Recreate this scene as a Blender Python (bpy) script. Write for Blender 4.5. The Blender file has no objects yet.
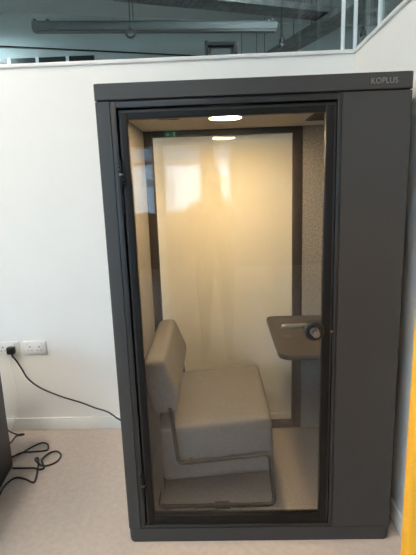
import bpy, bmesh, math, random
from mathutils import Vector, Matrix
random.seed(4)
S = bpy.context.scene
COL = S.collection

# ------------------------------------------------------------------ materials
def lin(c):
    return tuple(((v/255+0.055)/1.055)**2.4 if v/255 > .04045 else v/255/12.92 for v in c)

def mat(name, c, rough=.6, metal=0., var=.06, scale=40., bump=0., bscale=None, c2=None, spec=.5, detail=3.):
    """Principled material whose base colour varies a little with object-space noise."""
    m = bpy.data.materials.new(name); m.use_nodes = True
    nt = m.node_tree; N = nt.nodes; L = nt.links
    p = N['Principled BSDF']
    tc = N.new('ShaderNodeTexCoord'); nz = N.new('ShaderNodeTexNoise')
    nz.inputs['Scale'].default_value = scale; nz.inputs['Detail'].default_value = detail
    L.new(tc.outputs['Object'], nz.inputs['Vector'])
    cr = N.new('ShaderNodeValToRGB')
    a = c2 if c2 else tuple(max(0, v*(1-var)) for v in c)
    b = c if c2 else tuple(min(1, v*(1+var)) for v in c)
    cr.color_ramp.elements[0].position = .35; cr.color_ramp.elements[1].position = .65
    cr.color_ramp.elements[0].color = (*a, 1); cr.color_ramp.elements[1].color = (*b, 1)
    L.new(nz.outputs['Fac'], cr.inputs['Fac']); L.new(cr.outputs['Color'], p.inputs['Base Color'])
    p.inputs['Roughness'].default_value = rough; p.inputs['Metallic'].default_value = metal
    p.inputs['Specular IOR Level'].default_value = spec
    if bump:
        n2 = N.new('ShaderNodeTexNoise'); n2.inputs['Scale'].default_value = bscale or scale
        n2.inputs['Detail'].default_value = 2
        L.new(tc.outputs['Object'], n2.inputs['Vector'])
        bp = N.new('ShaderNodeBump'); bp.inputs['Strength'].default_value = bump
        bp.inputs['Distance'].default_value = .004
        L.new(n2.outputs['Fac'], bp.inputs['Height']); L.new(bp.outputs['Normal'], p.inputs['Normal'])
    return m

def emis(name, c, s):
    m = bpy.data.materials.new(name); m.use_nodes = True
    nt = m.node_tree; nt.nodes.clear()
    e = nt.nodes.new('ShaderNodeEmission'); o = nt.nodes.new('ShaderNodeOutputMaterial')
    e.inputs['Color'].default_value = (*c, 1); e.inputs['Strength'].default_value = s
    nt.links.new(e.outputs[0], o.inputs[0]); return m

def glass(name, tint, ior=1.56):
    """Thin architectural glazing: clear tinted transmission, Fresnel reflection on each face."""
    m = bpy.data.materials.new(name); m.use_nodes = True
    nt = m.node_tree; N = nt.nodes; L = nt.links; N.clear()
    t = N.new('ShaderNodeBsdfTransparent'); t.inputs['Color'].default_value = (*tint, 1)
    g = N.new('ShaderNodeBsdfGlossy'); g.inputs['Roughness'].default_value = 0
    f = N.new('ShaderNodeFresnel'); ge = N.new('ShaderNodeNewGeometry')
    mr = N.new('ShaderNodeMapRange')
    mr.inputs['To Min'].default_value = ior; mr.inputs['To Max'].default_value = 1/ior
    L.new(ge.outputs['Backfacing'], mr.inputs['Value']); L.new(mr.outputs['Result'], f.inputs['IOR'])
    mx = N.new('ShaderNodeMixShader'); o = N.new('ShaderNodeOutputMaterial')
    L.new(f.outputs[0], mx.inputs[0]); L.new(t.outputs[0], mx.inputs[1]); L.new(g.outputs[0], mx.inputs[2])
    L.new(mx.outputs[0], o.inputs[0]); return m

M = {}
M['wall'] = mat('painted_plaster', (.80, .79, .755), .75, var=.012, scale=3)
M['wall_window'] = mat('shaded_wall_paint', (.13, .14, .15), .8, var=.03, scale=2)  # darkened in place of backlit shade, keeps the door reflections dim
M['wall_hall'] = mat('hall_paint', (.50, .58, .60), .8, var=.03, scale=1.2)
M['ceiling_hall'] = mat('hall_soffit', (.22, .25, .26), .8, var=.05, scale=2)
M['trim'] = mat('white_gloss_trim', (.80, .79, .76), .4, var=.012, scale=5)
M['carpet'] = mat('beige_carpet', (.50, .425, .372), .95, c2=(.455, .385, .335), scale=34, bump=.35, bscale=420, spec=.1, detail=12)
M['booth'] = mat('grey_powder_coat', (.039, .0385, .037), .5, var=.04, scale=220, bump=.05, bscale=500, spec=.4)
M['frame'] = mat('dark_anodised_frame', (.022, .022, .0225), .4, var=.05, scale=60, spec=.4)
M['black'] = mat('black_frame', (.008, .0075, .007), .5, var=.1, scale=60, spec=.2)
M['brown'] = mat('bronze_frame', (.024, .019, .015), .5, var=.1, scale=60, spec=.25)
M['felt'] = mat('grey_felt', (.25, .245, .235), .95, c2=(.15, .146, .138), scale=110, bump=.3, bscale=260, spec=.1)
M['felt_ceiling'] = mat('ceiling_felt', (.44, .41, .37), .95, c2=(.35, .325, .29), scale=110, bump=.2, bscale=260, spec=.1)
M['booth_carpet'] = mat('booth_carpet', (.24, .226, .212), .95, c2=(.165, .155, .145), scale=120, bump=.3, bscale=320, spec=.1)
M['fabric'] = mat('grey_wool_fabric', (.150, .147, .144), .9, c2=(.105, .103, .101), scale=160, bump=.35, bscale=480, spec=.15)
M['tube'] = mat('black_steel_tube', (.010, .0095, .009), .55, var=.1, scale=50, spec=.25)
M['steel'] = mat('brushed_steel', (.34, .32, .295), .32, 1., var=.05, scale=90)
M['blk_plastic'] = mat('black_plastic', (.009, .009, .009), .4, var=.1, scale=80)
M['cable'] = mat('black_rubber', (.012, .012, .013), .5, var=.1, scale=80)
M['table'] = mat('dark_table_laminate', (.022, .018, .014), .55, var=.08, scale=130, spec=.25)
M['table_edge'] = mat('table_edge', (.018, .015, .012), .45, var=.08, scale=60)
M['white_plastic'] = mat('white_plastic', (.80, .80, .80), .35, var=.01, scale=60)
M['red_mark'] = mat('red_flag', (.5, .06, .05), .5, var=.05)
M['yellow'] = mat('yellow_fabric', (.86, .44, .045), .85, var=.05, scale=260, bump=.15, bscale=400, spec=.15)
M['cabinet'] = mat('charcoal_laminate', (.036, .037, .039), .5, var=.06, scale=70)
M['letter'] = mat('silver_lettering', (.19, .18, .165), .4, var=.05, scale=60)
M['duct'] = mat('grey_duct', (.075, .09, .095), .6, var=.05, scale=8)
M['tray'] = mat('galvanised_tray', (.055, .060, .062), .5, var=.5, scale=9)
M['mullion'] = mat('pale_mullion', (.72, .78, .80), .4, var=.02)
M['lamp_body'] = mat('lamp_housing', (.55, .55, .55), .4, var=.03)
M['diffuser'] = emis('room_fill_light', (1, .92, .80), 29)  # fill from the added room luminaires, none of them in view
M['fill_hall'] = emis('hall_fill_light', (.93, .98, 1), 135)  # stronger fill that brightens the hall, from added unseen luminaires
M['led'] = emis('downlight_led', (1, .68, .34), 400)
M['pane'] = glass('booth_glass', (.94, .945, .94))
M['pane_rear'] = glass('rear_booth_glass', (.95, .95, .93))
M['pane_hall'] = glass('green_partition_glass', (.80, .87, .87))
M['pane_window'] = glass('window_glass', (.96, .98, .98))
M['exit'] = emis('exit_sign_green', (.08, .55, .25), .9)
M['exit_w'] = emis('exit_sign_white', (.9, 1, .95), 1.6)
M['clad'] = mat('white_corrugated_cladding', (.80, .84, .86), .5, var=.02, scale=3)
M['roof_far'] = mat('grey_roof_sheet', (.30, .32, .34), .6, var=.05)
M['asphalt'] = mat('asphalt', (.17, .17, .17), .9, var=.2, scale=6)
M['sign_tan'] = mat('tan_board', (.42, .33, .28), .6, var=.05)
M['skin'] = mat('skin', (.50, .30, .22), .55, var=.05, scale=30)
M['jacket'] = mat('dark_jacket', (.020, .022, .028), .85, var=.2, scale=40)
M['jeans'] = mat('dark_trousers', (.018, .022, .032), .85, var=.2, scale=60)
M['shoe'] = mat('dark_shoes', (.02, .018, .016), .5, var=.2)
M['hair'] = mat('dark_hair', (.016, .012, .010), .6, var=.3, scale=60)
M['eye'] = mat('eye_white', (.7, .7, .68), .3, var=.02)
M['dark_glass'] = mat('far_dark_pane', (.020, .028, .032), .25, var=.1)

# ------------------------------------------------------------------ mesh builder
class B:
    def __init__(s): s.bm = bmesh.new()
    def add(s, t, mi=0):
        for f in t.faces: f.material_index = mi
        me = bpy.data.meshes.new('t'); t.to_mesh(me); t.free()
        s.bm.from_mesh(me); bpy.data.meshes.remove(me); return s
    def box(s, x0, x1, y0, y1, z0, z1, bev=0., seg=2, mi=0, edges=None):
        t = bmesh.new(); bmesh.ops.create_cube(t, size=1)
        for v in t.verts:
            v.co = ((x0+x1)/2+v.co.x*(x1-x0), (y0+y1)/2+v.co.y*(y1-y0), (z0+z1)/2+v.co.z*(z1-z0))
        if bev:
            es = [e for e in t.edges if edges is None or edges((e.verts[0].co+e.verts[1].co)/2, (e.verts[0].co-e.verts[1].co).normalized())]
            bmesh.ops.bevel(t, geom=es, offset=bev, segments=seg, affect='EDGES', profile=.5)
        return s.add(t, mi)
    def prism(s, poly, axis, a, b, bev=0., seg=2, mi=0):
        t = bmesh.new()
        def P(u, v, w): return {'x': (w, u, v), 'y': (u, w, v), 'z': (u, v, w)}[axis]
        va = [t.verts.new(P(u, v, a)) for u, v in poly]; vb = [t.verts.new(P(u, v, b)) for u, v in poly]
        n = len(poly); t.faces.new(va); t.faces.new(vb[::-1])
        for i in range(n): t.faces.new((va[i], vb[i], vb[(i+1) % n], va[(i+1) % n]))
        bmesh.ops.recalc_face_normals(t, faces=t.faces)
        if bev: bmesh.ops.bevel(t, geom=list(t.edges), offset=bev, segments=seg, affect='EDGES', profile=.5)
        return s.add(t, mi)
    def cyl(s, p0, p1, r, r1=None, n=20, mi=0, bev=0.):
        p0, p1 = Vector(p0), Vector(p1); d = p1-p0
        t = bmesh.new(); bmesh.ops.create_cone(t, cap_ends=True, segments=n, radius1=r, radius2=r if r1 is None else r1, depth=d.length)
        if bev:
            bmesh.ops.bevel(t, geom=[e for e in t.edges if abs((e.verts[0].co-e.verts[1].co).z) < 1e-6], offset=bev, segments=2, affect='EDGES')
        bmesh.ops.transform(t, verts=t.verts, matrix=Matrix.Translation((p0+p1)/2) @ d.to_track_quat('Z', 'Y').to_matrix().to_4x4())
        return s.add(t, mi)
    def sph(s, c, r, mi=0, sc=(1, 1, 1), n=16):
        t = bmesh.new(); bmesh.ops.create_uvsphere(t, u_segments=n, v_segments=max(6, n*2//3), radius=r)
        for v in t.verts: v.co = (c[0]+v.co.x*sc[0], c[1]+v.co.y*sc[1], c[2]+v.co.z*sc[2])
        return s.add(t, mi)
    def torus(s, c, R, r, axis='y', n=32, k=10, mi=0, a0=0., a1=2*math.pi):
        full = abs(a1-a0-2*math.pi) < 1e-6
        pts = []
        for i in range(n if full else n+1):
            a = a0+(a1-a0)*i/n
            u, v = R*math.cos(a), R*math.sin(a)
            pts.append({'y': (c[0]+u, c[1], c[2]+v), 'z': (c[0]+u, c[1]+v, c[2]), 'x': (c[0], c[1]+u, c[2]+v)}[axis])
        return s.tube(pts, r, k, mi, closed=full)
    def tube(s, pts, r, k=10, mi=0, closed=False):
        pts = [Vector(p) for p in pts]; n = len(pts); t = bmesh.new(); rings = []
        tan = []
        for i in range(n):
            if closed: d = pts[(i+1) % n]-pts[i-1]
            else: d = pts[min(i+1, n-1)]-pts[max(i-1, 0)]
            tan.append(d.normalized())
        nor = tan[0].orthogonal().normalized()
        for i in range(n):
            nor = (nor-tan[i]*nor.dot(tan[i])).normalized(); bi = tan[i].cross(nor)
            rr = r[i] if isinstance(r, (list, tuple)) else r
            rings.append([t.verts.new(pts[i]+rr*(math.cos(2*math.pi*j/k)*nor+math.sin(2*math.pi*j/k)*bi)) for j in range(k)])
        for i in range(n if closed else n-1):
            A, C = rings[i], rings[(i+1) % n]
            for j in range(k): t.faces.new((A[j], A[(j+1) % k], C[(j+1) % k], C[j]))
        if not closed:
            t.faces.new(rings[0][::-1]); t.faces.new(rings[-1])
        bmesh.ops.recalc_face_normals(t, faces=t.faces)
        return s.add(t, mi)
    def cushion(s, x0, x1, y0, y1, z0, z1, r, bulge=0., side=0., cuts=12, mi=0):
        """A padded block: rounded box with a crowned top and slightly bellied sides."""
        t = bmesh.new(); bmesh.ops.create_cube(t, size=2)
        bmesh.ops.subdivide_edges(t, edges=list(t.edges), cuts=cuts, use_grid_fill=True)
        h = Vector(((x1-x0)/2, (y1-y0)/2, (z1-z0)/2)); c = Vector(((x0+x1)/2, (y0+y1)/2, (z0+z1)/2))
        for v in t.verts:
            q = Vector([math.copysign(min(1, abs(a)), a) for a in v.co])
            # crowd the grid lines towards the edges so the rounding is smooth
            q = Vector([math.sin(a*math.pi/2) for a in q])
            p = Vector([q[i]*h[i] for i in range(3)])
            inn = Vector([max(-(h[i]-r), min(h[i]-r, p[i])) for i in range(3)])
            d = p-inn
            if d.length > 1e-9: p = inn+d.normalized()*r
            u, w, zz = p.x/h.x, p.y/h.y, p.z/h.z
            if zz > 0: p.z += bulge*(1-u*u)*(1-w*w)
            p.x += math.copysign(side*(1-zz*zz)*(1-w*w), u)*(abs(u) > .6)
            p.y += math.copysign(side*(1-zz*zz)*(1-u*u), w)*(abs(w) > .6)
            v.co = c+p
        return s.add(t, mi)

OFF = Vector((0, 0, 0))       # world position of the thing being built: its parts are meshed around it
def obj(name, b, mats, parent=None, smooth=True, angle=35):
    bm = b.bm if isinstance(b, B) else b
    bmesh.ops.translate(bm, verts=bm.verts, vec=-OFF)
    me = bpy.data.meshes.new(name); bm.to_mesh(me); bm.free()
    for m in (mats if isinstance(mats, (list, tuple)) else [mats]): me.materials.append(m)
    if smooth:
        me.polygons.foreach_set('use_smooth', [True]*len(me.polygons))
        me.set_sharp_from_angle(angle=math.radians(angle))
    o = bpy.data.objects.new(name, me); COL.objects.link(o)
    if parent: o.parent = parent
    return o
def tag(o, label, cat, group=None):
    o['label'] = label; o['category'] = cat
    if group: o['group'] = group
    return o
def thing(name, label, cat, loc, group=None, rz=0.):
    global OFF
    o = bpy.data.objects.new(name, None); COL.objects.link(o); o.empty_display_size = .1
    o.location = loc; o.rotation_euler = (0, 0, rz); OFF = Vector(loc)
    return tag(o, label, cat, group)
def single(name, b, mats, label, cat, loc=(0, 0, 0), group=None, **k):
    """A thing of one mesh, its origin at its base."""
    global OFF
    OFF = Vector(loc); o = obj(name, b, mats, **k); o.location = loc; OFF = Vector((0, 0, 0))
    return tag(o, label, cat, group)
def struct(name, b, mats, parent=None, **k):
    global OFF
    OFF = Vector((0, 0, 0)); o = obj(name, b, mats, parent, **k)
    if parent is None: o['kind'] = 'structure'
    return o
def smooth_path(pts, sub=8):
    P = [Vector(p) for p in pts]; out = []
    for i in range(len(P)-1):
        p0 = P[i-1] if i else 2*P[0]-P[1]; p1, p2 = P[i], P[i+1]
        p3 = P[i+2] if i+2 < len(P) else 2*P[-1]-P[-2]
        for k in range(sub):
            t = k/sub
            out.append(.5*((2*p1)+(p2-p0)*t+(2*p0-5*p1+4*p2-p3)*t*t+(3*p1-p0-3*p2+p3)*t**3))
    return out+[P[-1]]
def bend_path(pts, rad, seg=6):
    """Straight runs with rounded corners, as bent steel tube."""
    P = [Vector(p) for p in pts]; out = [P[0]]
    for i in range(1, len(P)-1):
        a = (P[i-1]-P[i]).normalized(); b = (P[i+1]-P[i]).normalized()
        s0, s1 = P[i]+a*rad, P[i]+b*rad
        for k in range(seg+1):
            t = k/seg; out.append((1-t)**2*s0+2*t*(1-t)*P[i]+t*t*s1)
    return out+[P[-1]]
def rrect(x0, x1, y0, y1, rs, n=6):
    """Rounded rectangle; rs = radii at (x0,y0),(x1,y0),(x1,y1),(x0,y1)."""
    out = []
    for (cx, cy, r, a) in ((x0+rs[0], y0+rs[0], rs[0], 180), (x1-rs[1], y0+rs[1], rs[1], 270), (x1-rs[2], y1-rs[2], rs[2], 0), (x0+rs[3], y1-rs[3], rs[3], 90)):
        if r < 1e-5: out.append((cx, cy)); continue
        for k in range(n+1):
            t = math.radians(a+90*k/n); out.append((cx+r*math.cos(t), cy+r*math.sin(t)))
    return out

# ------------------------------------------------------------------ setting
WY, WH, RX, WIN = 1.02, 2.357, 1.273, -7.0
XL, XR, YF, HC = -7.0, 8.0, 8.0, 5.2
struct('floor', B().box(XL, XR, WIN-.2, YF, -.1, 0), M['carpet'])
struct('wall_back', B().box(XL, RX+.1, WY, WY+.1, 0, WH-.022), M['wall'])
struct('wall_right', B().box(RX, RX+.1, -1.0, WY, 0, WH-.022), M['wall'])
struct('trim_1', B().box(XL, RX-.012, WY-.012, WY+.112, WH-.022, WH, .004), M['trim'])
struct('trim_2', B().box(RX-.012, RX+.112, -1.01, WY+.112, WH-.022, WH, .004), M['trim'])
struct('baseboard_back', B().box(XL, RX, WY-.015, WY, 0, .09, .004), M['trim'])
struct('baseboard_right', B().box(RX-.015, RX, -1.0, WY-.015, 0, .09, .004), M['trim'])
# glazing standing on the partition
w = struct('window_1', B().box(XL, RX+.06, WY+.045, WY+.055, WH, 3.2), M['pane_hall'])
for x in (-4.9, -3.2, -1.5, 1.212, 1.283):
    struct('mullion', B().box(x-.0085, x+.0085, WY+.035, WY+.065, WH, 3.2, .002), M['mullion'], w)
struct('head_rail', B().box(XL, RX+.1, WY+.02, WY+.08, 3.2, 3.26), M['mullion'], w)
w = struct('window_2', B().box(RX+.045, RX+.055, -1.0, WY+.04, WH, 3.2), M['pane_hall'])
for y in (.755, -.1, -.98):
    struct('mullion', B().box(RX+.035, RX+.065, y-.0085, y+.0085, WH, 3.2, .002), M['mullion'], w)
struct('head_rail', B().box(RX+.02, RX+.08, -1.0, WY, 3.2, 3.26), M['mullion'], w)
# the larger hall
struct('wall_far', B().box(XL, XR, YF, YF+.1, 0, HC), M['wall_hall'])
struct('wall_left', B().box(XL-.1, XL, WIN, YF, 0, HC), M['wall'])
struct('wall_hall_right', B().box(XR, XR+.1, WIN, YF, 0, HC), M['wall_window'])
struct('ceiling', B().box(XL-.1, XR+.1, WIN-.2, YF+.1, HC, HC+.15), M['ceiling_hall'])
# lowered soffit whose far edge runs out above the pipe
struct('trim_3', B().prism([(-6.9, 1.3), (-6.9, 4.98), (-2.904, 5.93), (.313, 6.694), (3.2, 7.38), (7.9, 7.9), (7.9, 1.3)], 'z', 4.4, 4.6), M['ceiling_hall'])
# window wall behind the photographer, with its openings
holes = [(-6.7, -5.3, .9, 3.7), (-5.1, -3.7, .9, 3.7), (-3.5, -2.15, .9, 3.7), (-1.95, -.78, 1.09, 2.375), (-.60, .12, 1.09, 2.375), (.39, .72, 1.09, 2.375)]  # the three tall left openings are added, unseen, for more daylight
b = B(); xs = [XL]+[v for h in holes for v in h[:2]]+[XR]
for i in range(0, len(xs), 2): b.box(xs[i], xs[i+1], WIN-.2, WIN, 0, HC)
for a, c, z0, z1 in holes: b.box(a, c, WIN-.2, WIN, 0, z0).box(a, c, WIN-.2, WIN, z1, HC)
struct('wall_front', b, M['wall_window'])
for i, (a, c, z0, z1) in enumerate(holes):
    f = B(); y0, y1 = WIN-.14, WIN-.08
    f.box(a, a+.03, y0, y1, z0, z1).box(c-.03, c, y0, y1, z0, z1).box(a+.03, c-.03, y0, y1, z0, z0+.03).box(a+.03, c-.03, y0, y1, z1-.03, z1).box(a+.03, c-.03, y0, y1, 2.035, 2.105)
    w = struct('window_%d' % (i+3), f, M['trim'])
    struct('glass_pane', B().box(a+.03, c-.03, WIN-.114, WIN-.108, z0+.03, 2.035), M['pane_window'], w)
    struct('glass_pane', B().box(a+.03, c-.03, WIN-.114, WIN-.108, 2.105, z1-.03), M['pane_window'], w)
# clerestory strip high on the far wall
f = B().box(-6.6, -1.98, YF-.04, YF-.002, 4.02, 4.26)
w = struct('window_9', f, M['dark_glass'])
for x in (-5.5, -4.4, -3.72, -3.14, -2.52):
    struct('mullion', B().box(x-.03, x+.03, YF-.06, YF-.041, 4.02, 4.26), M['mullion'], w)
struct('ground', B().box(-40, 40, -50, WIN-.2, -.12, -.02), M['asphalt'])

# ------------------------------------------------------------------ phone booth
BW, BH, BD = 1.2, 2.011, .90
booth = thing('phone_booth', 'tall dark grey office phone booth with glass door standing against white wall', 'phone booth', (.6, .45, 0))
vert = lambda c, d: abs(d.z) > .9
b = B().box(-.003, BW+.003, -.003, BD, 1.953, BH, .022, 4, edges=lambda c, d: abs(d.z) > .9)
obj('roof', b, M['booth'], booth)
b = B().box(.01, BW-.01, .008, BD-.01, 1.946, 1.953)
obj('roof_joint', b, M['black'], booth)
b = B().box(0, BW, 0, BD, 0, .069, .024, 4, edges=lambda c, d: (abs(d.y) > .9 and c.z < .01) or (abs(d.z) > .9))
obj('base_plinth', b, M['booth'], booth)
# left side panel with the narrow front post, right side panel with the wide front
b = B().box(0, .056, 0, .06, .071, 1.946, .010, 3, edges=lambda c, d: abs(d.z) > .9 and c.x < .01 and c.y < .01).box(0, .040, .06, BD, .071, 1.946)
obj('side_panel', b, M['booth'], booth)
b = B().box(BW-.04, BW, .04, BD, .071, 1.946)
obj('side_panel', b, M['booth'], booth)
b = B().box(.939, BW, 0, .04, .071, 1.946, .010, 3, edges=lambda c, d: abs(d.z) > .9 and c.x > 1.1 and c.y < .01)
obj('front_panel', b, M['booth'], booth)
obj('side_lining', B().box(.0405, .046, .0605, .845, .0755, 1.930), M['felt'], booth)
obj('side_lining', B().box(1.154, 1.1595, .0405, .845, .0755, 1.930), M['felt'], booth)
obj('front_lining', B().box(.945, 1.154, .0405, .046, .0755, 1.930), M['felt'], booth)
obj('rear_panel', B().box(.948, 1.160, .850, .895, .0755, 1.930), M['felt'], booth)
obj('ceiling_lining', B().box(.046, 1.154, .0605, .895, 1.9305, 1.945), M['felt_ceiling'], booth)
obj('carpet', B().box(.046, 1.154, .0605, .85, .0695, .0750), M['booth_carpet'], booth)
# rear glazing
b = B(); b.box(.041, .093, .855, .895, .0755, 1.930, .003).box(.893, .947, .855, .895, .0755, 1.930, .003)
b.box(.093, .893, .855, .895, .0755, .112, .003).box(.093, .893, .855, .895, 1.896, 1.930, .003)
rf = obj('rear_window_frame', b, M['brown'], booth)
obj('glass_pane', B().box(.093, .893, .872, .880, .112, 1.896), M['pane_rear'], rf)
# door frame
b = B(); y0, y1 = .003, .06
b.box(.0565, .080, y0, y1, .072, 1.945, .002).box(.922, .9385, y0, y1, .072, 1.945, .002)
b.box(.080, .922, y0, y1, 1.923, 1.945, .002).box(.080, .922, y0, y1, .072, .086, .002)
obj('door_frame', b, M['frame'], booth)
# rebate behind the gap
b = B(); b.box(.080, .096, .04, .06, .086, 1.923).box(.914, .922, .04, .06, .086, 1.923).box(.096, .914, .04, .06, 1.910, 1.923).box(.096, .914, .04, .06, .086, .096)
obj('door_seal', b, M['black'], booth)
# door leaf
b = B(); y0, y1 = .004, .038
b.box(.090, .122, y0, y1, .090, 1.914, .004, 2).box(.878, .917, y0, y1, .090, 1.914, .004, 2)
b.box(.122, .878, y0+.001, y1-.001, 1.880, 1.914, .003).box(.122, .878, y0+.001, y1-.001, .090, .134, .003)
door = obj('door', b, M['black'], booth)
b = B(); b.box(.0905, .096, .0025, .0045, .094, 1.910).box(.096, .911, .0025, .0045, 1.904, 1.910).box(.911, .9165, .0025, .0045, .094, 1.910)
obj('edge_highlight', b, M['frame'], door)  # lighter colour stands for the highlight along the leaf's bevelled edge
obj('glass_pane', B().box(.1225, .8775, .016, .024, .1345, 1.8795), M['pane'], door)
for z in (1.675, .30):
    b = B().cyl((.084, -.006, z-.055), (.084, -.006, z+.055), .007, bev=.001).box(.079, .098, -.004, .0035, z-.045, z-.012, .001).box(.071, .088, -.003, .0045, z+.008, z+.045, .001)
    b.cyl((.084, -.006, z-.003), (.084, -.006, z+.003), .0085, mi=1)
    for q in (-.035, -.02, .02, .035): b.cyl((.091 if q < 0 else .0765, -.0055, z+q), (.091 if q < 0 else .0765, -.003, z+q), .0022, n=10, mi=1)
    obj('hinge', b, [M['black'], M['steel']], door)
obj('door_closer_rod', B().cyl((.086, -.001, 1.52), (.086, -.001, 1.60), .004), M['black'], door)
# lever handle: black rose, steel lever turned towards the hinge side, thumb turn ring
hx, hz = .846, 1.009
b = B().cyl((hx, .0155, hz), (hx, .008, hz), .034, mi=1, n=36, bev=.002).torus((hx, .004, hz), .0345, .0075, mi=1)
b.cyl((hx, .008, hz), (hx, -.006, hz), .019, mi=0, n=28, bev=.002)
obj('outer_rose', b, [M['steel'], M['blk_plastic']], door)
b = B().cyl((hx, -.0065, hz), (hx, -.040, hz), (.0135), .0150, n=28, bev=.002)
obj('turn_knob', b, M['steel'], door)
b = B().cyl((hx, .0245, hz), (hx, .035, hz), .036, mi=1, n=36, bev=.002)
b.tube(bend_path([(hx, .030, hz), (hx, .085, hz), (hx-.118, .085, hz-.002)], .018), .0105, 14)
b.sph((hx-.118, .085, hz-.002), .0105)
obj('lever_handle', b, [M['steel'], M['blk_plastic']], door)
obj('strike', B().cyl((.9165, .0012, 1.008), (.9165, -.002, 1.008), .0055, n=16), M['steel'], door)
# downlight
b = B().torus((.503, .405, 1.929), .076, .005, 'z', mi=0)
dl = obj('downlight', b, M['white_plastic'], booth)
obj('lamp_lens', B().cyl((.503, .405, 1.925), (.503, .405, 1.9302), .073, n=40), M['led'], dl)
for (x0, x1, y0, y1) in ((.195, .292, .10, .385), (.915, 1.145, .30, .615)):
    v = B(); v.box(x0, x1, y0, y0+.008, 1.924, 1.930).box(x0, x1, y1-.008, y1, 1.924, 1.930)
    v.box(x0, x0+.008, y0+.008, y1-.008, 1.924, 1.930).box(x1-.008, x1, y0+.008, y1-.008, 1.924, 1.930)
    v.box(x0+.008, x1-.008, y0+.008, y1-.008, 1.9285, 1.930)
    k = y0+.02
    while k < y1-.014:
        v.box(x0+.008, x1-.008, k, k+.006, 1.925, 1.9285); k += .016
    obj('ventilation_grille', v, M['brown'], booth)
# wall-fixed table
b = B().prism(rrect(.728, 1.1535, .205, .845, (.060, .004, .004, .045)), 'z', .798, .826, .003, 2)
for f in b.bm.faces: f.material_index = 0 if f.normal.z > .9 else 1
tb = obj('table', b, [M['table'], M['table_edge']], booth)
b = B().cyl((.805, .47, .824), (.805, .47, .8285), .022, n=28, mi=0, bev=.001).cyl((.805, .47, .8285), (.805, .47, .829), .015, n=24, mi=1)
obj('grommet', b, [M['table_edge'], M['brown']], tb)
for y in (.33, .72): obj('bracket', B().prism([(1.1535, .62), (1.1535, .798), (.93, .798), (.93, .785)], 'y', y-.012, y+.012), M['table_edge'], tb)
# raised lettering on the roof edge
cu = bpy.data.curves.new('lettering', 'FONT'); cu.body = 'KOPLUS'; cu.size = .033; cu.extrude = .0006; cu.align_x = 'LEFT'
cu.space_character = 1.06
to = bpy.data.objects.new('t', cu); COL.objects.link(to)
me = bpy.data.meshes.new_from_object(to.evaluated_get(bpy.context.evaluated_depsgraph_get()))
bpy.data.objects.remove(to)
bm = bmesh.new(); bm.from_mesh(me)
w = max(v.co.x for v in bm.verts); k = .100/w
for v in bm.verts: v.co = (1.040+v.co.x*k, -.0036-v.co.z, 1.9715+v.co.y*.9)
obj('lettering', bm, M['letter'], booth, smooth=False)
OFF = Vector((0, 0, 0))

# ------------------------------------------------------------------ chair in the booth
ch = thing('lounge_chair', 'grey upholstered low chair on black tube sled frame inside the phone booth', 'chair', (.44, .49, .0752), rz=math.radians(.8))
OFF = Vector((0, 0, 0))       # chair parts are meshed in the chair's own axes: +x is its front
HW = .335
b = B().cushion(-.298, .245, -HW, HW, .148, .436, .024, bulge=.020, side=.012, cuts=16)
for v in b.bm.verts: v.co.z += (v.co.x+.015)*.075; v.co.x -= (v.co.z-.30)*.03      # the seat rises a little to its front
obj('seat', b, M['fabric'], ch, angle=80)
prof = [(-.352, .755), (-.262, .765), (-.192, .585), (-.215, .492), (-.325, .486), (-.368, .70)]
b = B().prism(prof, 'y', -HW-.005, HW+.005, .028, 4)
obj('backrest', b, M['fabric'], ch, angle=80)
R_ = .0105; yy = HW+.026; b = B(); rz = R_+.0005
path = [(-.235, -yy, .52), (-.212, -yy, .245), (.225, -yy, .287), (.248, -yy, rz), (-.315, -yy, rz), (-.315, yy, rz), (.248, yy, rz), (.225, yy, .287), (-.212, yy, .245), (-.235, yy, .52)]
b.tube(bend_path(path, .035), R_, 12)
for s in (-1, 1):
    b.cyl((-.234, s*yy, .512), (-.255, s*(HW-.05), .53), .009)
    b.cyl((.05, s*yy, .272), (.05, s*(HW-.06), .272), .007).cyl((-.15, s*yy, .258), (-.15, s*(HW-.06), .258), .007)
obj('frame', b, M['tube'], ch)
for yb in (-.16, .16): obj('back_support', B().tube(bend_path([(-.235, yb, .30), (-.262, yb, .38), (-.27, yb, .56)], .04), .009, 10), M['tube'], ch)
for s in (-1, 1): obj('floor_glide', B().box(-.045, .030, s*yy-.0135, s*yy+.0135, .0, .026, .003), M['blk_plastic'], ch)
OFF = Vector((0, 0, 0))

# ------------------------------------------------------------------ sockets and cables
def socket(x0, label):
    t = thing('double_socket', label, 'wall socket', (x0+.075, WY, .600), 'double wall sockets')
    b = B().box(x0, x0+.152, WY-.010, WY-.0003, .553, .646, .003, 2)
    obj('faceplate', b, M['white_plastic'], t)
    for k, xx in enumerate((x0+.045, x0+.107)):
        obj('switch', B().box(xx-.008+(.02 if k else -.02), xx+.008+(.02 if k else -.02), WY-.0145, WY-.0095, .619, .633, .002), M['white_plastic'], t)
        obj('switch_mark', B().box(xx-.004+(.02 if k else -.02), xx+.004+(.02 if k else -.02), WY-.0150, WY-.0144, .629, .632), M['red_mark'], t)
        s = B().box(xx-.003, xx+.003, WY-.0108, WY-.0098, .602, .612).box(xx-.015, xx-.008, WY-.0108, WY-.0098, .580, .585).box(xx+.008, xx+.015, WY-.0108, WY-.0098, .580, .585)
        obj('pin_slot', s, M['blk_plastic'], t)
socket(-.868, 'white double wall socket with nothing plugged in')
socket(-1.050, 'white double wall socket at left with black plug in it')
t = thing('power_cord', 'black power cord with plug running from wall socket down to booth', 'power cord', (-.945, .985, .56))
b = B().box(-.968, -.918, WY-.052, WY-.0112, .568, .618, .010, 3)
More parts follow.
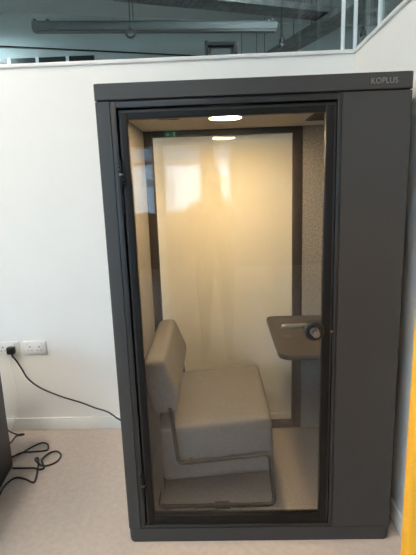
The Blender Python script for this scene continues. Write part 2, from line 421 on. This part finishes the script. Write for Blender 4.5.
b.cyl((-.943, WY-.0515, .593), (-.943, WY-.056, .593), .013, bev=.001).cyl((-.938, WY-.035, .568), (-.934, WY-.035, .548), .006)
obj('plug', b, M['blk_plastic'], t)
pw = [(-.934, .985, .550), (-.912, .984, .520), (-.881, .976, .470), (-.841, .970, .397), (-.756, .962, .331), (-.631, .955, .275), (-.493, .948, .229), (-.405, .940, .195), (-.316, .935, .164), (-.238, .931, .107), (-.12, .935, .04), (.02, .945, .012), (.15, .95, .008)]
obj('flex', B().tube(smooth_path(pw), .0052, 10), M['cable'], t)
OFF = Vector((0, 0, 0))
def cable(pts, label, r=.0055):
    P = [(x, y, z) for x, y, z in pts]
    single('floor_cable', B().tube(smooth_path(P), r, 10), M['cable'], label, 'cable', (P[0][0], P[0][1], 0))
g = .0056
cable([(x, y, z) for (x, y), z in zip([(-.93, .66), (-.865, .694), (-.827, .729), (-.781, .802), (-.74, .839), (-.701, .824), (-.68, .789), (-.679, .752), (-.756, .739), (-.819, .71), (-.854, .671), (-.92, .64)], [g]*9+[.019, .019, g])],
      'black cable in a single long loop on carpet beside dark cabinet', .005)
cz = [g]*9+[g, g, g, g, .018, .018, g, g, g, g, g, .012, .018, .018, g, g, g, g, g]
cc = [(-.785, .24), (-.779, .301), (-.780, .341), (-.788, .397), (-.777, .455), (-.749, .482), (-.694, .468), (-.637, .437), (-.633, .467), (-.654, .545), (-.677, .619), (-.699, .666), (-.714, .670), (-.702, .637), (-.676, .608), (-.645, .593), (-.605, .596), (-.567, .633), (-.565, .694), (-.604, .738), (-.643, .727), (-.662, .670), (-.656, .619), (-.624, .572), (-.640, .556), (-.682, .558), (-.738, .571), (-.815, .573)]
cz = [.0055]*9+[.0055, .0055, .0055, .0055, .016, .017, .0055, .0055, .0055, .0055, .0055, .0055, .012, .020, .008, .0055, .014, .0055, .0055]
cable([(x, y, z) for (x, y), z in zip(cc, cz)], 'black cable tangled into a round coil on carpet, farthest from the wall', .0055)
cable([(-1.06, 1.0-.012, .05), (-1.029, .985, .012), (-.957, .950, g), (-.918, .953, g), (-.905, .945, g), (-.922, .936, g), (-.950, .925, g), (-.955, .846, g), (-.98, .78, g)],
      'short black cable end turned back on carpet at foot of wall behind cabinet', .0045)
# white lead beside the cabinet
cable_w = [(-.975, WY-.008, .54), (-.972, WY-.016, .47), (-.962, WY-.020, .38), (-.950, WY-.020, .27), (-.955, WY-.022, .16), (-.985, WY-.03, .08), (-1.02, WY-.04, .02)]
single('white_lead', B().tube(smooth_path(cable_w), .003, 8), M['white_plastic'], 'thin white lead hanging down wall behind dark cabinet', 'cable', (-.98, WY-.01, 0))

# ------------------------------------------------------------------ dark cabinet at the left
a7 = math.radians(7.)
t = thing('storage_cabinet', 'charcoal storage cabinet at left edge beside tangled cables', 'cabinet', (-.831, .612, 0), rz=a7)
OFF = Vector((0, 0, 0))
b = B().box(-.50, 0, -.78, 0, .0, .70, .004).box(-.505, .003, -.79, .003, .70, .724, .003)
obj('carcass', b, M['cabinet'], t)
for k in range(2):
    d = obj('drawer', B().box(-.495, -.005, -.799, -.781, .06+k*.315, .365+k*.315, .003), M['cabinet'], t)
    obj('drawer_pull', B().box(-.32, -.18, -.812, -.800, .31+k*.315, .325+k*.315, .003), M['steel'], d)

# ------------------------------------------------------------------ yellow screen along the right wall
t = thing('acoustic_screen', 'orange-yellow upholstered screen at lower right beside booth', 'screen', (1.14, -.53, 0))
obj('upholstered_panel', B().box(1.031, 1.262, -.555, -.505, .055, 1.45, .010, 3), M['yellow'], t)
for x in (1.075, 1.215): obj('foot', B().box(x-.02, x+.02, -.66, -.40, 0, .012, .003).box(x-.012, x+.012, -.545, -.515, .0115, .058), M['tube'], t)
OFF = Vector((0, 0, 0))

# ------------------------------------------------------------------ hall services behind the glazing
p0, p1 = Vector((-1.69, 4.0, 3.53)), Vector((1.245, 4.37, 3.53)); dv = (p1-p0); ang = math.atan2(dv.y, dv.x); ln = dv.length
t = thing('linear_light', 'long grey linear light hanging in hall behind partition glazing', 'light fixture', p0, rz=ang)
OFF = Vector((0, 0, 0))
obj('housing', B().prism(rrect(-.062, .062, -.05, .062, (.012, .012, .045, .045)), 'x', 0, ln, .0, 2), M['duct'], t)
obj('diffuser', B().box(.02, ln-.02, -.048, .048, -.062, -.0505), M['frame'], t)
for x in (.03, .18, ln-.10, ln-.05): obj('bracket', B().box(x-.018, x+.018, -.02, .02, .060, .085, .002), M['duct'], t)
for x, zz in ((1.19, .869), (ln-.08, .189)): obj('suspension_wire', B().cyl((x, 0, .08), (x, 0, zz), .004, n=8), M['tray'], t)
def lampdrop(name, x, y, z, zt, label, kind):
    t = thing(name, label, 'pendant lamp', (x, y, z), 'pendants in the hall')
    OFF0 = OFF
    obj('flex', B().cyl((x, y, z+.09), (x, y, zt), .005, n=8), M['blk_plastic'], t)
    if kind == 'bell':
        b = B().tube([(x, y, z+.10), (x, y, z+.07), (x, y, z+.05), (x, y, z+.02), (x, y, z)], [.010, .014, .028, .036, .038], 18)
        obj('lamp_shade', b, M['black'], t)
        obj('bulb', B().sph((x, y, z-.006), .02), M['lamp_body'], t)
    else:
        b = B().torus((x, y, z+.07), .05, .012, 'y'); b.cyl((x, y, z+.12), (x, y, z+.135), .02)
        obj('lamp_ring', b, M['tray'], t)
lampdrop('pendant_lamp', 1.263, 4.0, 3.23, 4.399, 'small black bell pendant just right of the long grey linear light', 'bell')
lampdrop('pendant_lamp', 2.215, 4.0, 3.27, 3.619, 'small black bell pendant above sloping right wall edge between white mullions', 'bell')
lampdrop('pendant_lamp', -.49, 3.78, 3.28, 3.719, 'small open ring fitting hanging in front of long grey linear light', 'ring')
def cable_tray(pa, pb, label, wdt=.30):
    pa, pb = Vector(pa), Vector(pb); d = pb-pa; L_ = d.length
    t = thing('cable_tray', label, 'cable tray', pa, 'cable trays in the hall', rz=math.atan2(d.y, d.x))
    global OFF
    OFF = Vector((0, 0, 0))
    b = B().box(0, L_, -wdt/2, -wdt/2+.006, 0, .07).box(0, L_, wdt/2-.006, wdt/2, 0, .07)
    x = .02
    while x < L_: b.box(x, x+.078, -wdt/2+.006, wdt/2-.006, 0, .006); x += .085
    obj('tray', b, M['tray'], t)
    for k in range(5):
        yy = -wdt/2+.045+k*(wdt-.09)/4
        pts = [(L_*i/14, yy+random.uniform(-.012, .012), .028+random.uniform(0, .02)) for i in range(15)]
        obj('cable_run', B().tube(smooth_path(pts, 3), .014, 8), M['duct'] if k % 3 == 1 else M['black'], t)
    n = int(L_/1.1)+1
    for k in range(n+1):
        for s in (-1, 1): obj('drop_rod', B().cyl((L_*(.03+.94*k/n), s*(wdt/2-.02), .0), (L_*(.03+.94*k/n), s*(wdt/2-.02), 4.399-pa.z), .006, n=8), M['tray'], t)
cable_tray((-.62, 3.72, 3.72), (2.55, 4.93, 3.72), 'long dark cable tray crossing hall above linear light', .32)
cable_tray((1.05, 7.2, 3.62), (2.45, 3.55, 3.62), 'dark cable tray running diagonally away into hall near white mullions', .34)
# floodlight standing on the ledge beyond
t = thing('flood_light', 'black floodlight in its bracket just above the partition top', 'floodlight', (.525, 3.0, 2.87))
b = B().box(.40, .655, 2.955, 3.02, 2.945, 2.985, .006).box(.368, .402, 2.955, 3.02, 2.78, 3.0, .008).box(.653, .687, 2.955, 3.02, 2.78, 2.985, .008)
obj('bracket', b, M['blk_plastic'], t)
b = B().box(.408, .647, 2.97, 3.06, 2.78, 2.940, .006)
obj('lamp_body', b, M['frame'], t)
obj('lamp_glass', B().box(.432, .618, 2.966, 2.9695, 2.795, 2.92), M['duct'], t)
obj('stand', B().cyl((.525, 3.03, 0), (.525, 3.03, 2.79), .018).box(.33, .72, 2.84, 3.22, 0, .02, .004), M['tube'], t)
OFF = Vector((0, 0, 0))
# thin conduit across the far wall
single('conduit', B().tube([(-6.9, 7.95, 4.74), (-3.84, 7.95, 4.50), (-.03, 7.95, 4.17), (1.0, 7.95, 4.08)], .014, 8), M['black'], 'thin dark conduit line crossing the pale far hall wall', 'conduit', (-3, 7.95, 4.3))
OFF = Vector((0, 0, 0))

# ------------------------------------------------------------------ added fill lamps over room and hall, all out of view
def luminaire(x, y, z, lx, ly, label, zt=5.199, dm='diffuser'):  # builds one added fill lamp, hung outside the view
    t = thing('fill_luminaire', label, 'fill light', (x, y, z), 'added luminaires over room and hall')
    obj('housing', B().box(x-lx/2, x+lx/2, y-ly/2, y+ly/2, z, z+.05, .006), M['lamp_body'], t)
    obj('diffuser', B().box(x-lx/2+.02, x+lx/2-.02, y-ly/2+.02, y+ly/2-.02, z-.008, z-.0005), M[dm], t)
    for s in (-1, 1): obj('suspension_wire', B().cyl((x+s*lx*.4, y, z+.05), (x+s*lx*.4, y, zt), .004, n=8), M['tray'], t)
lum = [(-1.7, -1.0, 'nearest to back wall, right of two'), (-3.7, -1.2, 'nearest to back wall, left of two'), (-1.3, -2.7, 'in middle of room, right of two'), (-3.5, -3.1, 'in middle of room, left of two'), (-.7, -4.0, 'farthest from back wall')]
for x, y, tx in lum: luminaire(x, y, 4.75, .9, .9, 'added unseen square suspended white luminaire ' + tx)
for x, y, z, tx, zt in ((1.6, 2.6, 4.30, 'under hall soffit', 4.399), (-4.7, 6.7, 4.75, 'near far hall wall on left', 5.199), (5.6, 6.0, 4.2, 'near far hall wall on right', 4.399)): luminaire(x, y, z, .7, .7, 'added unseen square white luminaire ' + tx, zt, 'fill_hall')
OFF = Vector((0, 0, 0))
# green exit sign on the window wall
t = thing('exit_sign', 'small green exit sign above window wall, mirrored in booth door', 'exit sign', (-.41, WIN, 2.57))
obj('sign_plate', B().box(-.53, -.29, WIN+.002, WIN+.03, 2.51, 2.63, .003), M['exit'], t)
b = B().prism([(-.50, .0), (-.47, .03), (-.47, .012), (-.43, .012), (-.43, -.012), (-.47, -.012), (-.47, -.03)], 'y', WIN+.0305, WIN+.032)
for v in b.bm.verts: v.co.z += 2.57
obj('pictogram', b, M['exit_w'], t)
obj('pictogram', B().box(-.36, -.32, WIN+.0305, WIN+.032, 2.53, 2.61), M['exit_w'], t)
OFF = Vector((0, 0, 0))

# ------------------------------------------------------------------ yard building outside the windows
t = thing('warehouse', 'white corrugated warehouse with grey low roof outside windows, mirrored in door', 'building', (-3, -17, -.02))
pts = []; x = -16.0
while x < 9.0: pts += [(x, -16), (x+.10, -16), (x+.13, -15.95), (x+.23, -15.95)]; x += .26
b = B().prism(pts+[(9, -22), (-16, -22)], 'z', -.018, 2.55)
obj('wall_cladding', b, M['clad'], t, smooth=False)
obj('roof', B().prism([(-16.3, 2.551), (9.3, 2.551), (9.3, 2.70), (-2.0, 3.25), (-16.3, 2.72)], 'y', -22.2, -15.85), M['roof_far'], t)
for x0, z0 in ((-3.9, 1.62), (-2.3, 1.62), (.1, 1.64)):
    obj('sign_board', B().box(x0, x0+.75, -15.94, -15.91, z0, z0+.27), M['sign_tan'], t)
OFF = Vector((0, 0, 0))

# ------------------------------------------------------------------ the photographer, mirrored in the door glass
def skin_mesh(verts, edges, radii, root=0, sub=2):
    me = bpy.data.meshes.new('sk'); bm = bmesh.new(); lay = bm.verts.layers.skin.verify()
    vs = [bm.verts.new(v) for v in verts]
    for i, v in enumerate(vs):
        r = radii[i]; v[lay].radius = r if isinstance(r, tuple) else (r, r); v[lay].use_root = (i == root)
    for a, c in edges: bm.edges.new((vs[a], vs[c]))
    bm.to_mesh(me); bm.free()
    o = bpy.data.objects.new('sk', me); COL.objects.link(o)
    o.modifiers.new('s', 'SKIN'); m = o.modifiers.new('u', 'SUBSURF'); m.levels = sub; m.render_levels = sub
    out = bpy.data.meshes.new_from_object(o.evaluated_get(bpy.context.evaluated_depsgraph_get()))
    bpy.data.objects.remove(o); return out
px, py = .41, -2.22
person = thing('person', 'person in dark jacket and trousers holding up a phone, mirrored in booth door', 'person', (px, py, 0))
V = []; E_ = []; Rr = []
def n(p, r, par=None):
    V.append(p); Rr.append(r)
    if par is not None: E_.append((par, len(V)-1))
    return len(V)-1
pel = n((px, py, .95), .15)
s1 = n((px, py, 1.10), .145, pel); s2 = n((px, py+.005, 1.25), .155, s1); s3 = n((px, py, 1.385), .135, s2)
nk = n((px, py+.01, 1.475), .06, s3); nk2 = n((px, py+.03, 1.545), .055, nk)
hands = []
for s in (-1, 1):
    hp = n((px+s*.095, py, .87), .098, pel); kn = n((px+s*.105, py+.03, .49), .062, hp); an = n((px+s*.11, py, .10), .042, kn)
    n((px+s*.118, py+.02, .045), .042, an); n((px+s*.13, py+.15, .035), .036, len(V)-1)
    n((px+s*.11, py-.035, .045), .038, an)
    sh = n((px+s*.185, py+.01, 1.425), .064, s3); el = n((px+s*.215, py+.215, 1.235), .046, sh)
    wr = n((.443+s*.075, -1.885, 1.455), .028, el)
    pm = n((.443+s*.058, -1.852, 1.505), (.030, .022), wr); hands.append((s, (.443+s*.055, -1.848, 1.52)))
body = skin_mesh(V, E_, Rr, pel)
b = B(); b.bm.from_mesh(body)
# head: skull, jaw, nose, ears, brow
hc = (px, py+.045, 1.662)
b.sph(hc, .1, sc=(.78, .98, 1.08), n=24).sph((hc[0], hc[1]+.035, hc[2]-.06), .07, sc=(.78, .85, .85), n=18)
b.sph((hc[0], hc[1]+.105, hc[2]-.018), .017, sc=(.8, 1.1, 1.5)).sph((hc[0], hc[1]+.092, hc[2]-.062), .022, sc=(1.2, .55, .45))
for s in (-1, 1): b.sph((hc[0]+s*.079, hc[1]-.002, hc[2]-.012), .028, sc=(.35, .75, 1.15)); b.sph((hc[0]+s*.032, hc[1]+.083, hc[2]+.022), .022, sc=(1.2, .7, .45))
# fingers curl round the long edges of the phone, thumbs lie on its screen side
for s, h in hands:
    lens_ = [.062, .070, .066, .052]
    for k in range(4):
        z0 = h[2]+.028-k*.019; L0 = lens_[k]
        root = (.443+s*.050, -1.838, z0-.004)
        a = (.443+s*.0475, -1.815, z0+.002); c = (.443+s*(.040-.25*L0), -1.8015, z0+.004); e = (.443+s*(.040-.62*L0), -1.8030, z0+.006)
        b.tube(smooth_path([root, a, c, e], 4), [.0088-.0022*i/12 for i in range(13)], 10); b.sph(e, .0067, n=10)
    b.tube(smooth_path([(.443+s*.056, -1.858, h[2]-.01), (.443+s*.047, -1.850, h[2]+.022), (.443+s*.027, -1.838, h[2]+.046)], 5), [.012-.0035*i/10 for i in range(11)], 10); b.sph((.443+s*.027, -1.838, h[2]+.046), .0086, n=10)
me = bpy.data.meshes.new('pb'); b.bm.to_mesh(me)
o = bpy.data.objects.new('pb', me); COL.objects.link(o)
rm = o.modifiers.new('r', 'REMESH'); rm.mode = 'VOXEL'; rm.voxel_size = .0055
sm = o.modifiers.new('s', 'SMOOTH'); sm.iterations = 2; sm.factor = .4
me2 = bpy.data.meshes.new_from_object(o.evaluated_get(bpy.context.evaluated_depsgraph_get()))
bpy.data.objects.remove(o)
bm = bmesh.new(); bm.from_mesh(me2)
for f in bm.faces:
    c = f.calc_center_median()
    hand = c.y > -1.895 and c.z > 1.3
    f.material_index = 0 if (c.z > 1.50 and abs(c.x-px) < .13 and c.y < -1.95) or hand else (3 if c.z < .085 else 2 if c.z < .93 else 1)
obj('body', bm, [M['skin'], M['jacket'], M['jeans'], M['shoe']], person, angle=80)
b = B().sph((hc[0], hc[1]-.012, hc[2]+.016), .107, sc=(.79, .96, 1.05), n=28)
bmesh.ops.delete(b.bm, geom=[v for v in b.bm.verts if (v.co.y > hc[1]+.052 and v.co.z < hc[2]+.072) or v.co.z < hc[2]-.055 or (v.co.z < hc[2]+.02 and v.co.y > hc[1]-.0 and True)], context='VERTS')
bmesh.ops.solidify(b.bm, geom=b.bm.faces[:], thickness=.008)
obj('hair', b, M['hair'], person, angle=80)
for s in (-1, 1): obj('eye', B().sph((hc[0]+s*.031, hc[1]+.087, hc[2]+.006), .0115, n=12), M['eye'], person)
OFF = Vector((0, 0, 0))
t = thing('phone', 'black phone held upright in both hands of the mirrored person', 'phone', (.443, -1.820, 1.50))
obj('phone_body', B().box(.4055, .4805, -1.8300, -1.8135, 1.493, 1.642, .006, 3, edges=None), M['blk_plastic'], t)
obj('camera_lens', B().cyl((.463, -1.8138, 1.626), (.463, -1.8115, 1.626), .008, n=20).cyl((.463, -1.8138, 1.604), (.463, -1.8115, 1.604), .008, n=20), M['dark_glass'], t)
OFF = Vector((0, 0, 0))

# ------------------------------------------------------------------ daylight, camera, colour management
wd = bpy.data.worlds.new('World'); S.world = wd; wd.use_nodes = True
nt = wd.node_tree; bg = nt.nodes['Background']
sky = nt.nodes.new('ShaderNodeTexSky'); sky.sky_type = 'HOSEK_WILKIE'; sky.turbidity = 6; sky.ground_albedo = .4
sky.sun_direction = (.2, .75, .63)
mixn = nt.nodes.new('ShaderNodeMix'); mixn.data_type = 'RGBA'; mixn.inputs[0].default_value = .25
mixn.inputs[6].default_value = (.34, .67, 1., 1)
nt.links.new(sky.outputs[0], mixn.inputs[7]); nt.links.new(mixn.outputs[2], bg.inputs['Color'])
bg.inputs['Strength'].default_value = 14
sl = bpy.data.lights.new('sun', 'SUN'); sl.energy = 3; sl.angle = .01; sl.color = (1, .97, .92)
so = bpy.data.objects.new('sun', sl); COL.objects.link(so); so.rotation_euler = Vector((-.15, -.75, -.65)).to_track_quat('-Z', 'Y').to_euler()
so.location = (0, 0, 12)

CP = (.463175, -1.801828, 1.625891); yaw, pit, rol, fpx = -.029855, .204051, .034861, 450.
f = Vector((math.sin(yaw)*math.cos(pit), math.cos(yaw)*math.cos(pit), -math.sin(pit)))
r = Vector((math.cos(yaw), -math.sin(yaw), 0)); d = f.cross(r)
r2 = math.cos(rol)*r+math.sin(rol)*d; d2 = -math.sin(rol)*r+math.cos(rol)*d
cam = bpy.data.cameras.new('camera'); co = bpy.data.objects.new('camera', cam); COL.objects.link(co)
mw = Matrix(((r2.x, -d2.x, -f.x, CP[0]), (r2.y, -d2.y, -f.y, CP[1]), (r2.z, -d2.z, -f.z, CP[2]), (0, 0, 0, 1)))
co.matrix_world = mw
cam.sensor_fit = 'HORIZONTAL'; cam.sensor_width = 36; cam.lens = 36*fpx/416; cam.clip_start = .02; cam.clip_end = 200
S.camera = co
S.view_settings.view_transform = 'Standard'; S.view_settings.look = 'None'
S.view_settings.exposure = .2; S.view_settings.gamma = 1.
S.view_settings.use_curve_mapping = False
S.cycles.use_adaptive_sampling = False
S.cycles.max_bounces = 14; S.cycles.transparent_max_bounces = 24; S.cycles.diffuse_bounces = 5; S.cycles.glossy_bounces = 6
